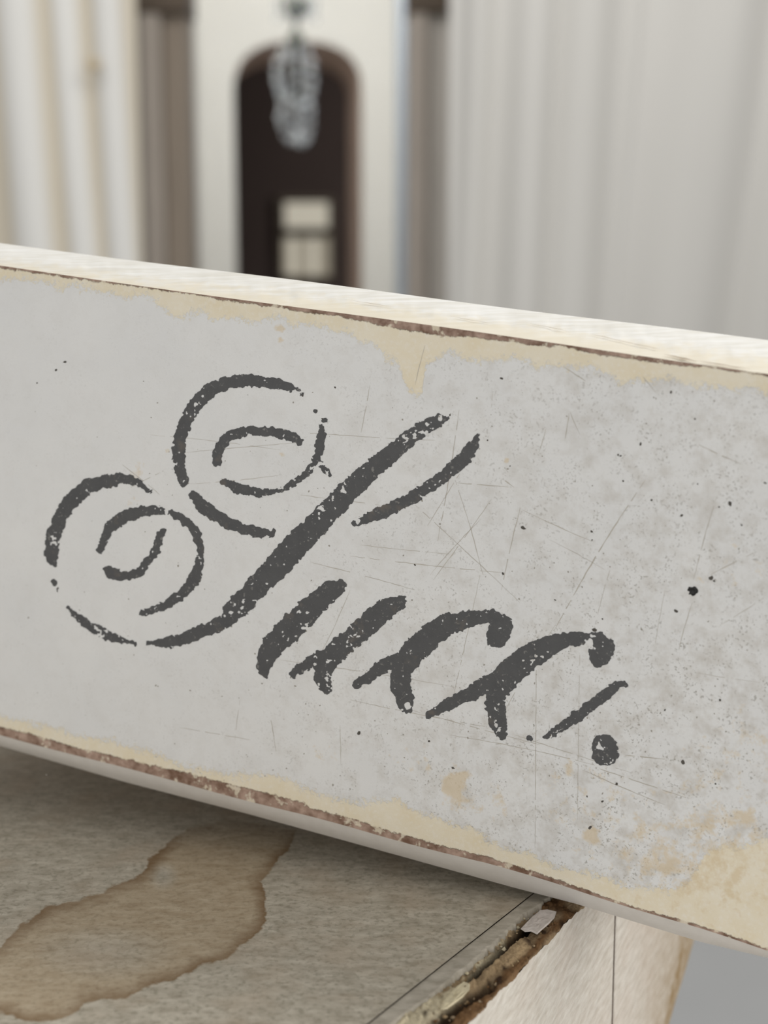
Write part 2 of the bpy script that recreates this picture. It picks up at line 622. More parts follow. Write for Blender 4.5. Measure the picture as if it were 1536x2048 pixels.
# ================================================================== LETTERED BOARD
dvec = (-2.509, 0.478, 1.0)                           # its length runs left, up and away (camera axes)
D = unit(dvec[0] * RGT + dvec[1] * UP + dvec[2] * FWD)
WUP = np.array([0, 0, 1.0])
U0 = unit(WUP - np.dot(WUP, D) * D)
N0 = unit(np.cross(D, U0))
if np.dot(N0, FWD) > 0: N0 = -N0                      # faces the camera
LEAN = math.radians(-3)
NB = unit(N0 * math.cos(LEAN) + U0 * math.sin(LEAN))  # face normal
UB = unit(np.cross(NB, D))
if UB[2] < 0: UB = -UB
PB = CAM + ray(np.array(768.), np.array(1120.)) * 0.415
MM = 0.001


def on_board(px, py, out=0.0):
    return at_plane(px, py, PB + NB * out, NB)


def top_front(x):
    return 531 + .1405 * x + 1.5 * np.sin(x / 190.0)


BOTX = [-700, 0, 150, 300, 450, 615, 768, 972, 1110, 1244, 1402, 1536, 2100]
BOTY = [1288, 1470, 1509.5, 1550, 1589, 1632, 1674, 1726, 1767, 1809, 1858, 1902, 2086]


def bot_front(x):
    return np.interp(x, BOTX, BOTY) + 1.3 * np.sin(x / 61.0)


def bot_low(x):
    return np.interp(x, [-700, 0, 250, 500, 768, 1027, 1150, 1300, 1402, 1536, 2100],
                     [1305, 1492, 1564, 1629, 1703, 1775, 1807, 1853, 1884, 1916, 2096])


top_cream = ([-600, 0, 40, 75, 110, 150, 200, 250, 300, 325, 345, 360, 375, 400, 430, 470, 500, 535, 560, 590, 620, 650, 680, 710, 740, 770, 795, 812, 820, 832, 844, 850, 875, 900, 920, 940, 960, 1000, 1030, 1060, 1075, 1095, 1120, 1150, 1180, 1210, 1240, 1270, 1300, 1330, 1380, 1410, 1450, 1500, 1536, 2100],
             [25, 29, 22, 17, 24, 22, 18, 24, 22, 38, 52, 60, 42, 40, 46, 36, 40, 30, 26, 34, 32, 28, 40, 46, 52, 76, 84, 130, 142, 146, 135, 84, 66, 48, 60, 62, 54, 48, 40, 44, 60, 44, 40, 48, 38, 44, 62, 50, 42, 38, 46, 38, 44, 38, 42, 40])
bot_cream = ([-600, 0, 100, 200, 300, 370, 430, 500, 560, 600, 680, 700, 740, 755, 790, 820, 850, 900, 945, 975, 1030, 1085, 1150, 1210, 1250, 1310, 1350, 1380, 1410, 1450, 1500, 1536, 2100],
             [40, 40, 42, 42, 45, 38, 40, 52, 63, 55, 50, 50, 58, 65, 88, 76, 70, 63, 64, 44, 40, 38, 36, 46, 40, 53, 66, 90, 150, 178, 196, 222, 240])
top_brown = ([-600, 0, 60, 250, 280, 420, 440, 700, 730, 780, 900, 930, 1100, 1115, 1200, 1360, 1380, 1536, 2000],
             [3, 4, 5, 3, 2, 2, 5, 8, 10, 16, 18, 12, 10, 3, 10, 9, 4, 4, 3])
bot_brown = ([-600, 0, 60, 150, 300, 400, 610, 620, 700, 790, 1000, 1150, 1250, 2000],
             [17, 16, 19, 16, 19, 24, 25, 18, 17, 15, 12, 7, 5, 4])

px = np.concatenate([np.arange(-560, 0, 14), np.arange(0, 1537, 4), np.arange(1550, 1990, 14)]).astype(float)
NV = 262
tt = np.linspace(0, 1, NV)
PX = np.repeat(px[:, None], NV, 1)
PY = top_front(PX) + (bot_front(PX) - top_front(PX)) * tt[None, :]
Vf = on_board(PX, PY)
dtop = PY - top_front(PX)
dbot = bot_front(PX) - PY
rag = (fbm(PX, PY, 26, 1) - .5) * 22
cream = np.maximum(np.interp(PX, *top_cream) - dtop, np.interp(PX, *bot_cream) - dbot) + rag
brown = np.maximum(np.interp(PX, *top_brown) - dtop, np.interp(PX, *bot_brown) - dbot) + (fbm(PX, PY, 18, 5) - .5) * 6
upper = (dtop < dbot).astype(float)
blobs = [(912, 1572, 34, 46, .9), (1140, 1536, 14, 22, .5), (1182, 1670, 30, 22, .75), (1340, 1722, 80, 46, .75), (1400, 1640, 50, 40, .6),
         (1470, 1640, 60, 40, .6), (1240, 1690, 80, 50, .45), (1400, 1720, 190, 130, .55), (1180, 1600, 200, 60, .28), (1500, 1500, 120, 90, .3), (1480, 1130, 90, 60, .2), (950, 1600, 60, 40, .4), (860, 1530, 60, 30, .3), (820, 1520, 40, 30, .35), (560, 657, 13, 10, .9), (562, 681, 9, 7, .9),
         (1420, 1560, 60, 50, .3), (640, 1500, 60, 25, .25), (1014, 921, 7, 9, .8), (565, 910, 8, 7, .6), (335, 902, 7, 8, .6), (275, 940, 16, 22, .45), (270, 1000, 22, 12, .35)]
tan = np.zeros_like(PX)
for bx, by, rx, ry, s in blobs:
    tan = np.maximum(tan, s * np.clip(1.35 - np.hypot((PX - bx) / rx, (PY - by) / ry), 0, 1))
dirt = np.clip(.12 + .62 * np.clip((PX - 420) / 900, 0, 1) + .35 * np.clip((PY - 1000) / 700, 0, 1) * np.clip(PX / 900, 0, 1), 0, 1)

m_core = simple('raw_brown_wood', (150, 122, 100), var=0.25, scale=150)
t = NT('crackled_white_paint', 0.55, 0.35)
n_lo = t.noise(45, 3)
n_md = t.noise(420, 4)
n_hi = t.noise(2300, 3)
white = t.mix(n_lo, lin((217, 217, 216)), lin((228, 227, 224)))
# fine specks and dirt in the paint
sp = t.math('MULTIPLY', t.ramp(t.noise(1500, 2, .5), .575, .665), t.attr('dirt'), clamp=True)
sp = t.math('MULTIPLY', sp, t.ramp(t.noise(160, 3), .40, .62), clamp=True)
white = t.mix(t.math('MULTIPLY', sp, .8), white, lin((150, 146, 138)))
cloud = t.math('MULTIPLY', t.ramp(t.noise(170, 5, .7), .45, .7), t.attr('dirt'), clamp=True)
white = t.mix(t.math('MULTIPLY', cloud, .6), white, lin((184, 177, 166)))
cr = t.math('ADD', t.attr('cream'), t.math('MULTIPLY', t.math('SUBTRACT', t.noise(1000, 5, .75), .5), 58.0))
crm = t.ramp(cr, -4.5, 4.5)
creamc = t.mix(t.ramp(t.noise(120, 4), .3, .7), lin((226, 213, 184)), lin((231, 222, 201)))
creamc = t.mix(t.math('MULTIPLY', t.ramp(t.noise(900, 4), .5, .75), .5), creamc, lin((236, 230, 218)))
c1 = t.mix(t.math('MULTIPLY', crm, .95), white, creamc)
tn = t.ramp(t.math('ADD', t.attr('tan'), t.math('MULTIPLY', t.math('SUBTRACT', t.noise(230, 6, .75), .5), 2.2)), .35, .75)
tn = t.math('MULTIPLY', tn, t.math('GREATER_THAN', t.attr('tan'), .02))
c1 = t.mix(t.math('MULTIPLY', tn, .62), c1, lin((212, 191, 154)))
br = t.math('ADD', t.attr('brown'), t.math('MULTIPLY', t.math('SUBTRACT', t.noise(800, 4, .7), .5), 12.0))
brm = t.ramp(br, -.8, 1.2)
brm = t.math('MULTIPLY', brm, t.ramp(t.noise(260, 3, .6), .36, .43, .3, 1.0))
brownc = t.mix(t.ramp(t.noise(230, 5, .6), .35, .65), lin((112, 84, 66)), lin((178, 152, 136)))
c2 = t.mix(brm, c1, brownc)
# dark hairline where the paint layers end
hl_ = t.math('MULTIPLY', t.ramp(t.math('ABSOLUTE', br), 0.0, 2.2, .55, 0.0), t.ramp(t.noise(260, 2), .4, .6))
c2 = t.mix(hl_, c2, lin((96, 78, 64)))
t.color(c2)
h = t.math('SUBTRACT', t.math('MULTIPLY', n_hi, .25), t.math('ADD', t.math('MULTIPLY', crm, .5), t.math('MULTIPLY', brm, 1.2)))
t.bump(h, 0.00022, .8)
m_board = t.m

board = empty('drawer', tuple(on_board(np.array(768.), np.array(1690.), -.009)))
tag(board, 'worn white painted wooden drawer stencilled with dark script lettering on its front', 'drawer')
ff = grid_faces(len(px), NV)
mesh('painted_face', Vf, ff, m_board, board, attrs={'cream': cream, 'brown': brown, 'tan': tan, 'dirt': dirt})

# top edge: slopes up from the front arris to the back
TH = 0.018
XT = np.repeat(px[:, None], 9, 1)
ft = Vf[:, 0]
bt = on_board(px, 486 + .127 * px + 1.2 * np.sin(px / 130.0), -TH)
w = np.linspace(0, 1, 9)[None, :, None]
Vt = ft[:, None] * (1 - w) + bt[:, None] * w
Vt = Vt + UB * ((fbm(XT, np.linspace(0, 90, 9)[None, :] + 0 * XT, 30, 3) - .5) * .0006 * np.sin(np.pi * np.linspace(0, 1, 9))[None, :])[..., None]
t = NT('scrubbed_white_edge', 0.6, 0.3)
edg = t.attr('front')
g1 = t.noise(1, 4, .6, vec=t.mapped((60, 500, 900)))
base_c = t.mix(t.ramp(g1, .35, .65), lin((224, 221, 212)), lin((240, 239, 235)))
yl = t.ramp(t.math('ADD', edg, t.math('MULTIPLY', t.noise(260, 4, .6), .9)), .82, 1.25)
base_c = t.mix(t.math('MULTIPLY', yl, .6), base_c, lin((228, 216, 188)))
t.color(base_c)
t.bump(g1, .0002, .5)
mesh('top_edge', Vt, grid_faces(len(px), 9, flip=True), t.m, board, attrs={'front': np.repeat(1 - np.linspace(0, 1, 9)[None, :], len(px), 0) * np.interp(px, [-600, 250, 700, 1536], [.55, .75, 1, 1])[:, None]})

spl_v, spl_f = [], []
for x0, x1, f0, f1, wd_ in ((1330, 1398, .10, .03, .035), (1180, 1290, .42, .26, .012), (1060, 1140, .5, .40, .01), (1270, 1320, .3, .24, .012), (900, 990, .36, .30, .008), (1395, 1500, .05, .02, .02), (700, 790, .45, .42, .008)):
    K = 8
    b0 = len(spl_v)
    for k in range(K + 1):
        x = x0 + (x1 - x0) * k / K
        i = int(np.argmin(np.abs(px - x)))
        f = f0 + (f1 - f0) * k / K + random.uniform(-.01, .01)
        hw = .6 * wd_ * math.sin(math.pi * (k + .3) / (K + .6)) * random.uniform(.6, 1.3)
        for q in (f - hw, f + hw):
            spl_v.append(ft[i] * (1 - q) + bt[i] * q + UB * .0004)
    spl_f += [(b0 + 2 * k, b0 + 2 * k + 2, b0 + 2 * k + 3, b0 + 2 * k + 1) for k in range(K)]
tag(mesh('split_lines', spl_v, spl_f, simple('dirt_in_splits', (168, 152, 132)), board, smooth=False), kind='stuff')

# lower bevel, underside, back and ends
fb_ = Vf[:, -1]
lowp = on_board(px, bot_low(px), -.0045)
bevel = []
for k, (f, up) in enumerate([(0, 0), (.25, .0006), (.5, .0008), (.75, .0006), (1, 0)]):
    bevel.append(fb_ * (1 - f) + lowp * f + NB * up)
Vb = np.stack(bevel, 1)
t = NT('grey_white_underedge', 0.6, 0.3)
t.color(t.mix(t.noise(220, 4, .6), lin((196, 190, 182)), lin((212, 207, 200))))
t.bump(t.noise(900, 3), .00015, .5)
m_under = t.m
mesh('lower_edge', Vb, grid_faces(len(px), 5), m_under, board)
ub = lowp - NB * (TH - .0045)
Vk = np.stack([lowp, ub, bt], 1)
mesh('back', Vk, grid_faces(len(px), 3), m_under, board, smooth=False)
for i, fl_ in ((0, False), (-1, True)):
    loop = [ft[i], bt[i], ub[i], lowp[i], fb_[i]]
    f = (0, 1, 2, 3, 4)
    mesh('end_grain', loop, [f if fl_ else f[::-1]], m_under, board, smooth=False)
# the box of the drawer behind its front
dl, dr_ = 25, len(px) - 26
zi = lambda i, f, back: (ub[i] * (1 - f) + bt[i] * f) - NB * back
def slab(name, P8, mat):
    F_ = [(0, 1, 2, 3), (7, 6, 5, 4), (0, 4, 5, 1), (1, 5, 6, 2), (2, 6, 7, 3), (3, 7, 4, 0)]
    return mesh(name, P8, F_, mat, board, smooth=False)
m_draw = simple('bare_drawer_wood', (168, 140, 106), var=.2, scale=30)
DEP = .20
def quad8(i0, i1, f0, f1, k0, k1):
    return [zi(i0, f0, k0), zi(i1, f0, k0), zi(i1, f0, k1), zi(i0, f0, k1), zi(i0, f1, k0), zi(i1, f1, k0), zi(i1, f1, k1), zi(i0, f1, k1)]
slab('drawer_bottom', quad8(dl, dr_, .03, .07, .0002, DEP), m_draw)
slab('drawer_side', quad8(dl, dl + 1, .071, .8, .0002, DEP), m_draw)
slab('drawer_side', quad8(dr_ - 1, dr_, .071, .8, .0002, DEP), m_draw)
slab('drawer_back', quad8(dl, dr_, .03, .8, DEP + .0002, DEP + .01), m_draw)

# ------------------------------------------------------------------ stencilled letters
A = lambda L: [(60 + x / 2.4, 720 + y / 2.4, r / 2.4) for x, y, r in L]
B = lambda L: [(480 + x / 1.8732, 800 + y / 1.8732, r / 1.8732) for x, y, r in L]
S_ = [
    A([(1298, 147, 5), (1240, 128, 19), (1150, 110, 25), (1050, 98, 27), (960, 108, 27), (890, 132, 32), (830, 178, 33), (785, 225, 31), (750, 290, 30), (722, 370, 30), (715, 450, 28), (718, 520, 24), (735, 576, 26)]),
    A([(897, 490, 21), (905, 440, 21), (930, 390, 24), (980, 357, 22), (1050, 340, 20), (1130, 340, 20), (1200, 350, 20), (1260, 370, 20), (1290, 392, 17)]),
    A([(1403, 325, 8), (1402, 370, 20), (1388, 430, 20), (1372, 490, 19), (1325, 545, 13), (1270, 588, 13), (1200, 628, 9), (1120, 638, 14), (1050, 632, 22), (990, 612, 22), (960, 592, 20), (928, 585, 15)]),
    A([(1380, 490, 15), (1415, 525, 12), (1436, 550, 9)]),
    A([(785, 650, 21), (820, 690, 26), (870, 735, 27), (950, 785, 27), (1030, 812, 24), (1110, 830, 23), (1160, 838, 15), (1170, 822, 8)]),
    A([(572, 627, 12), (530, 602, 15), (490, 577, 22), (430, 570, 25), (350, 582, 31), (280, 608, 36), (220, 652, 37), (170, 712, 35), (140, 772, 32), (112, 840, 30), (105, 900, 30), (104, 950, 28), (120, 983, 8)]),
    A([(115, 1060, 6), (117, 1075, 6)]), A([(128, 1098, 4), (134, 1120, 4)]),
    A([(1365, 240, 9), (1372, 250, 5)]), A([(1303, 160, 7), (1312, 158, 4)]), A([(1412, 288, 5), (1414, 290, 4)]),
    A([(185, 1192, 10), (220, 1225, 16), (280, 1275, 20), (340, 1305, 26), (400, 1335, 21), (460, 1352, 15), (505, 1363, 8)]),
    A([(335, 912, 17), (350, 868, 18), (385, 802, 22), (440, 757, 27), (520, 732, 25), (590, 717, 18), (645, 730, 17)]),
    A([(690, 735, 12), (750, 775, 19), (790, 820, 21), (812, 870, 16), (820, 930, 14), (812, 990, 22), (785, 1060, 27), (740, 1117, 22), (690, 1155, 22), (640, 1182, 18), (580, 1206, 16), (530, 1217, 9)]),
    A([(632, 825, 15), (615, 880, 18), (590, 935, 19), (555, 978, 14), (530, 1015, 21), (480, 1035, 23), (430, 1035, 25), (390, 1022, 25), (367, 1005, 16)]),
    A([(560, 1360, 5), (620, 1357, 18), (700, 1350, 28), (780, 1320, 26), (860, 1290, 31), (950, 1245, 38), (985, 1205, 42), (1040, 1165, 46)]),
    B([(785, 68, 6), (745, 76, 20), (700, 97, 26), (640, 140, 28), (580, 192, 31), (520, 242, 34), (460, 288, 38), (410, 335, 40), (360, 387, 40), (310, 442, 40), (250, 502, 44), (190, 565, 47), (130, 632, 45), (70, 692, 42), (20, 742, 38), (-25, 785, 34)]),
    B([(891, 132, 5), (875, 167, 19), (845, 212, 24), (800, 256, 23), (745, 300, 20), (690, 338, 21), (640, 368, 21), (580, 398, 21), (520, 427, 20), (470, 450, 18), (432, 463, 13)]),
]
U_ = [
    B([(375, 697, 22), (340, 712, 34), (290, 757, 40), (230, 817, 46), (170, 872, 46), (120, 922, 41), (97, 970, 32), (85, 1008, 22), (90, 1030, 11)]),
    B([(598, 757, 27), (560, 774, 36), (510, 812, 40), (450, 867, 41), (390, 917, 40), (340, 962, 40), (312, 1007, 34), (307, 1047, 26), (325, 1085, 18)]),
    B([(300, 958, 20), (250, 987, 18), (198, 1028, 12)]),
]
C1 = [
    B([(967, 888, 42), (975, 860, 42), (985, 842, 36), (940, 808, 22), (890, 812, 27), (830, 828, 34), (770, 845, 38), (720, 880, 43), (660, 932, 47), (615, 987, 42), (600, 1040, 35), (606, 1090, 34), (622, 1135, 28), (628, 1158, 17)]),
    B([(775, 812, 16), (780, 812, 15)]),
    B([(590, 968, 22), (530, 1000, 20), (480, 1037, 19), (435, 1068, 13)]),
]
C2 = [
    B([(1347, 955, 44), (1362, 925, 38), (1340, 895, 24), (1290, 892, 20), (1220, 898, 27), (1150, 924, 41), (1080, 964, 47), (1020, 1012, 49), (975, 1062, 46), (957, 1120, 37), (960, 1180, 34), (972, 1230, 26), (985, 1262, 13)]),
    B([(940, 1060, 30), (880, 1092, 28), (820, 1122, 22), (760, 1152, 20), (710, 1180, 13)]),
    B([(1448, 1068, 5), (1430, 1064, 10), (1410, 1072, 15), (1370, 1105, 19), (1310, 1150, 19), (1250, 1195, 19), (1205, 1226, 16), (1165, 1248, 12), (1147, 1262, 8)]),
    B([(1082, 1266, 8), (1090, 1270, 5)]),
]
DOT = [B([(1365, 1300, 46), (1368, 1322, 48)])]
HOLES = {'c': [(480 + 628 / 1.8732, 800 + 1146 / 1.8732, 6.0)], 'S': [(480 + 442 / 1.8732, 800 + 455 / 1.8732, 4.5), (333, 1024, 4.5), (480 + 750 / 1.8732, 800 + 68 / 1.8732, 4)],
         'd': [(480 + 1312 / 1.8732, 800 + 910 / 1.8732, 6), (480 + 960 / 1.8732, 800 + 1218 / 1.8732, 4)], '.': [], 'u': []}
# places where the paint has worn thin: x, y, radius
WORN = [(640, 938, 26), (560, 985, 40), (400, 810, 26), (330, 1020, 22), (405, 1110, 30), (470, 1225, 34), (500, 1215, 26), (640, 1010, 40), (690, 960, 40), (830, 860, 60), (610, 1260, 40),
        (585, 1270, 30), (720, 1290, 40), (650, 1330, 30), (660, 1370, 30), (1080, 1330, 40), (1010, 1420, 40), (990, 1460, 34), (1105, 1462, 22), (1210, 1500, 40), (1180, 1290, 26),
        (280, 975, 24), (300, 1225, 24), (210, 1265, 50), (105, 1090, 24), (745, 850, 30), (600, 780, 24), (370, 830, 24)]

t = NT('charcoal_stencil_paint', 0.6, 0.3)
k1 = t.noise(900, 4, .6)
kc = t.mix(t.noise(260, 4), lin((74, 74, 75)), lin((90, 90, 90)))
kc = t.mix(t.ramp(k1, .62, .72), kc, lin((128, 126, 122)))
kc = t.mix(t.ramp(t.noise(150, 3), .62, .74), kc, lin((102, 96, 90)))
t.color(kc)
t.bump(k1, .00012, .6)
m_ink = t.m


def letter(name, strokes, holes, cell=1.15):
    P = [p for s in strokes for p in s]
    x0, x1 = min(p[0] - p[2] for p in P) - 6, max(p[0] + p[2] for p in P) + 6
    y0, y1 = min(p[1] - p[2] for p in P) - 6, max(p[1] + p[2] for p in P) + 6
    gx, gy = np.arange(x0, x1, cell), np.arange(y0, y1, cell)
    X, Y = np.meshgrid(gx, gy, indexing='ij')
    f = np.full(X.shape, -1e3)
    for s in strokes:
        f = np.maximum(f, seg_field(X, Y, s))
    f = f + .9 + (fbm(X, Y, 12, 2) - .5) * 8.5 + (fbm(X, Y, 5.5, 9, 2) - .5) * 6.5
    worn = np.zeros(X.shape)
    for wx, wy, wr in WORN:
        worn = np.maximum(worn, np.clip(1.25 - np.hypot(X - wx, Y - wy) / wr, 0, 1))
    fl = fbm(X, Y, 8, 21, 3)
    f = np.minimum(f, (.80 - .17 * worn - fl) * 40)
    for hx, hy, hr in holes:
        f = np.minimum(f, np.hypot((X - hx), (Y - hy) * .8) - hr + (fbm(X, Y, 7, 4) - .5) * 5)
    nx, ny = X.shape
    verts, vid, faces = [], {}, []

    def vtx(key, x, y):
        if key not in vid:
            vid[key] = len(verts)
            verts.append((x, y))
        return vid[key]
    pos = f > 0
    act = pos[:-1, :-1] | pos[1:, :-1] | pos[:-1, 1:] | pos[1:, 1:]
    for i, j in zip(*np.nonzero(act)):
        cs = ((i, j), (i + 1, j), (i + 1, j + 1), (i, j + 1))
        poly = []
        for q in range(4):
            a, b = cs[q], cs[(q + 1) % 4]
            fa, fb2 = f[a], f[b]
            if fa > 0: poly.append(vtx(a, X[a], Y[a]))
            if (fa > 0) != (fb2 > 0):
                tt_ = fa / (fa - fb2)
                key = (a, b) if a < b else (b, a)
                poly.append(vtx(key, X[a] + (X[b] - X[a]) * tt_, Y[a] + (Y[b] - Y[a]) * tt_))
        if len(poly) > 2: faces.append(poly[::-1])
    vv = np.array(verts)
    return mesh(name, on_board(vv[:, 0], vv[:, 1], 0.00009), faces, m_ink, board, smooth=False)


letter('letter_s', S_, HOLES['S'])['label'] = 'large swirling script letter S'
letter('letter_u', U_, HOLES['u'])['label'] = 'script letter u'
letter('letter_c', C1, HOLES['c'])['label'] = 'first script letter c'
letter('letter_c', C2, HOLES['d'])['label'] = 'last script letter c'
letter('full_stop', DOT, [], .9)['label'] = 'dark round full stop'

# ------------------------------------------------------------------ scratches, specks, nail hole
scr = [  # x0,y0, x1,y1, width (px)
    (1290, 960, 1108, 1262, 2.2), (1434, 992, 1385, 1170, 1.6), (1385, 1205, 1357, 1300, 1.5), (918, 820, 873, 1092, 1.5), (983, 998, 866, 1160, 1.6),
    (910, 960, 966, 1150, 1.3), (912, 966, 1027, 975, 1.6), (1003, 957, 1028, 975, 2.0), (1043, 1005, 1003, 1180, 1.6), (1045, 1020, 1190, 1085, 1.3),
    (1388, 885, 1482, 928, 1.8), (1138, 826, 1130, 878, 1.8), (1140, 824, 1160, 870, 1.3), (1092, 858, 1078, 905, 1.4), (620, 1124, 830, 1180, 1.4),
    (700, 1112, 1010, 1146, 1.4), (720, 1090, 900, 1108, 1.1), (830, 1010, 1040, 1205, 1.2), (600, 865, 770, 876, 1.2), (770, 876, 870, 880, 1.0),
    (740, 770, 722, 865, 1.4), (1420, 1150, 1510, 1105, 1.6), (850, 690, 830, 770, 1.2), (985, 785, 983, 815, 1.4), (1126, 733, 1180, 768, 1.6),
    (1285, 752, 1312, 785, 2.0), (370, 905, 600, 885, 1.1), (380, 968, 560, 950, 1.0), (245, 930, 320, 990, 1.4), (262, 975, 320, 945, 1.2),
    (600, 990, 760, 1010, 1.2), (560, 1320, 900, 1372, 1.1), (700, 1400, 1010, 1460, 1.2), (900, 1470, 1190, 1530, 1.3), (1030, 1470, 1260, 1545, 1.3),
    (1190, 1535, 1372, 1596, 2.0), (1165, 1540, 1330, 1610, 1.8), (1250, 1510, 1330, 1518, 2.4), (1072, 1300, 1070, 1700, 1.2), (1160, 1290, 1155, 1640, 1.0),
    (1330, 1180, 1310, 1290, 1.0), (1220, 1140, 1195, 1230, 1.2), (480, 1400, 470, 1480, 1.0), (540, 1430, 552, 1505, 1.2), (360, 1455, 500, 1480, 1.2),
    (1000, 1440, 1110, 1250, 1.1), (860, 1150, 960, 1040, 1.2), (945, 905, 850, 1060, 1.1), (700, 1180, 640, 1310, 1.0), (960, 1150, 900, 1420, 1.0), (680, 1450, 682, 1530, 1.0),
    (1100, 1080, 1210, 1140, 1.0), (820, 1420, 1080, 1490, 1.2), (300, 870, 560, 900, .9), (1440, 1250, 1536, 1190, 1.1), (1390, 1345, 1520, 1365, 1.0)]
sv, sf = [], []
for x0, y0, x1, y1, wd in scr:
    L = math.hypot(x1 - x0, y1 - y0)
    nx_, ny_ = -(y1 - y0) / L, (x1 - x0) / L
    K = max(4, int(L / 10))
    bow = random.uniform(-.015, .015) * L
    # broken into dashes as the scratch skips over the paint
    start = len(sv)
    row = []
    for k in range(K + 1):
        f = k / K
        wv_ = wd * .55 * (math.sin(math.pi * min(1, max(0, f))) ** .5 * .7 + .3) * random.uniform(.45, 1.15)
        off = bow * math.sin(math.pi * f) + random.uniform(-.5, .5)
        cxp, cyp = x0 + (x1 - x0) * f + nx_ * off, y0 + (y1 - y0) * f + ny_ * off
        sv += [(cxp - nx_ * wv_, cyp - ny_ * wv_), (cxp + nx_ * wv_, cyp + ny_ * wv_)]
    for k in range(K):
        if random.random() < .1: continue
        a = start + 2 * k
        sf.append((a, a + 1, a + 3, a + 2))
sv = np.array(sv)
m_scr = simple('dirt_in_scratches', (184, 178, 167), var=.2, scale=300)
tag(mesh('scratches', on_board(sv[:, 0], sv[:, 1], .00003), sf, m_scr, board, smooth=False), kind='stuff')

def blot(cx_, cy_, r, n=9, el=1.0, rot=0):
    out = []
    for k in range(n):
        a = 2 * math.pi * k / n
        rr = r * random.uniform(.65, 1.25)
        x, y = rr * math.cos(a) * el, rr * math.sin(a)
        out.append((cx_ + x * math.cos(rot) - y * math.sin(rot), cy_ + x * math.sin(rot) + y * math.cos(rot)))
    return out
specks = [(130, 724, 4), (112, 740, 3), (74, 766, 2), (1281, 888, 5), (1236, 910, 3), (1241, 912, 3), (1046, 1056, 5), (1246, 962, 2.5), (1303, 1000, 2.6), (1184, 1080, 2.5),
          (1363, 1031, 3.2), (1183, 1063, 3), (1422, 1156, 6), (1428, 1162, 4), (1205, 1238, 3), (1189, 1260, 5), (718, 1466, 5), (858, 1482, 3), (906, 1536, 3.5), (1180, 1655, 4.5),
          (1366, 1524, 5), (1233, 1568, 4), (1431, 1568, 3), (1205, 1603, 3), (1174, 1593, 2.4), (1020, 932, 2.5), (1352, 1222, 4), (1530, 966, 3), (1100, 1470, 4), (670, 775, 3),
          (605, 790, 4), (632, 822, 5), (645, 838, 3), (1460, 1008, 5), (1438, 1014, 2), (1395, 968, 2), (1006, 1147, 3), (830, 1130, 2.5), (1110, 1200, 2), (1330, 1420, 3), (1440, 1400, 3), (1483, 1050, 3),
          (900, 830, 3), (975, 880, 2.5), (1003, 757, 3.5), (1342, 785, 3), (1390, 838, 3)]
for _ in range(420):
    x = 1536 * random.random() ** .62
    y = random.uniform(760, 1600)
    specks.append((x, y, random.choice([.8, .9, 1.0, 1.2, 1.4, 1.8])))
sv, sf = [], []
for x, y, r in specks:
    b0 = len(sv)
    sv += blot(x, y, r * (.72 if r > 2 else .9), 7, random.uniform(.7, 1.7), random.uniform(0, 3))
    sf.append(tuple(range(b0, b0 + 7))[::-1])
sv = np.array(sv)
big = 47
m_speck = simple('dark_specks', (84, 80, 74), var=.3, scale=400)
m_speck2 = simple('grey_specks', (160, 155, 146), var=.2, scale=400)
tag(mesh('dark_flecks', on_board(sv[:big * 7, 0], sv[:big * 7, 1], .00004), sf[:big], m_speck, board, smooth=False), kind='stuff')
tag(mesh('grey_flecks', on_board(sv[big * 7:, 0], sv[big * 7:, 1], .00004), [tuple(i - big * 7 for i in f) for f in sf[big:]], m_speck2, board, smooth=False), kind='stuff')
nh = np.array(blot(1385, 1181, 9.5, 16))
nh2 = np.array([(1385, 1181)] * 16) + (nh - np.array([1385, 1181])) * .8
nv_ = np.concatenate([on_board(nh[:, 0], nh[:, 1], .00012), on_board(nh2[:, 0], nh2[:, 1], .0003), on_board(nh2[:, 0] * .5 + 692.5, nh2[:, 1] * .5 + 590.5, .0001)])
nf_ = [(k, 16 + k, 16 + (k + 1) % 16, (k + 1) % 16) for k in range(16)] + [(16 + k, 32 + k, 32 + (k + 1) % 16, 16 + (k + 1) % 16) for k in range(16)] + [tuple(range(32, 48))[::-1]]
mesh('nail_head', nv_, nf_, simple('black_iron', (26, 25, 24), var=.4, scale=900, rough=.5), board)['label'] = 'black nail head'

# ================================================================== CABINET UNDER THE BOARD
ct = on_board(np.array(1148.), np.array(1812.), -.006)
ZTOP = float(ct[2])
UPZ = np.array([0, 0, 1.0])
P0 = np.array([0, 0, ZTOP])


def on_top(px, py, dz=0.0):
    return at_plane(px, py, P0 + UPZ * dz, UPZ)


O = on_top(np.array(1146.), np.array(1815.))
O2 = on_top(np.array(916.), np.array(2046.))
E = unit(O - O2)                       # along the broken arris, away from the camera
LF = np.array([-E[1], E[0], 0])        # to the left of it
NS = -LF                               # outward normal of the side


def ab(P):
    q = np.asarray(P) - O
    return q @ E, q @ LF


def from_ab(a, b, z):
    a, b, z = np.broadcast_arrays(np.asarray(a, float), np.asarray(b, float), np.asarray(z, float))
    return O + a[..., None] * E + b[..., None] * LF + (z[..., None] - ZTOP) * UPZ


def on_side(px, py, out=0.0):
    return at_plane(px, py, O + NS * out, NS)


ac, _ = ab(on_side(np.array(1228.), np.array(1930.)))
ae, _ = ab(on_side(np.array(1406.), np.array(1880.), -.010))
ae2, _ = ab(on_side(np.array(1350.), np.array(2048.), -.010))
zb2 = float(on_side(np.array(1348.), np.array(2048.))[2])
ac, ae, ae2 = float(ac), float(ae), float(ae2)
A0, BW = -0.16, 0.52
cab = empty('cabinet', tuple(from_ab(.0, .2, 0.0)))
tag(cab, 'weathered pale wooden cabinet with stained top and broken edge under the lettered board', 'cabinet')

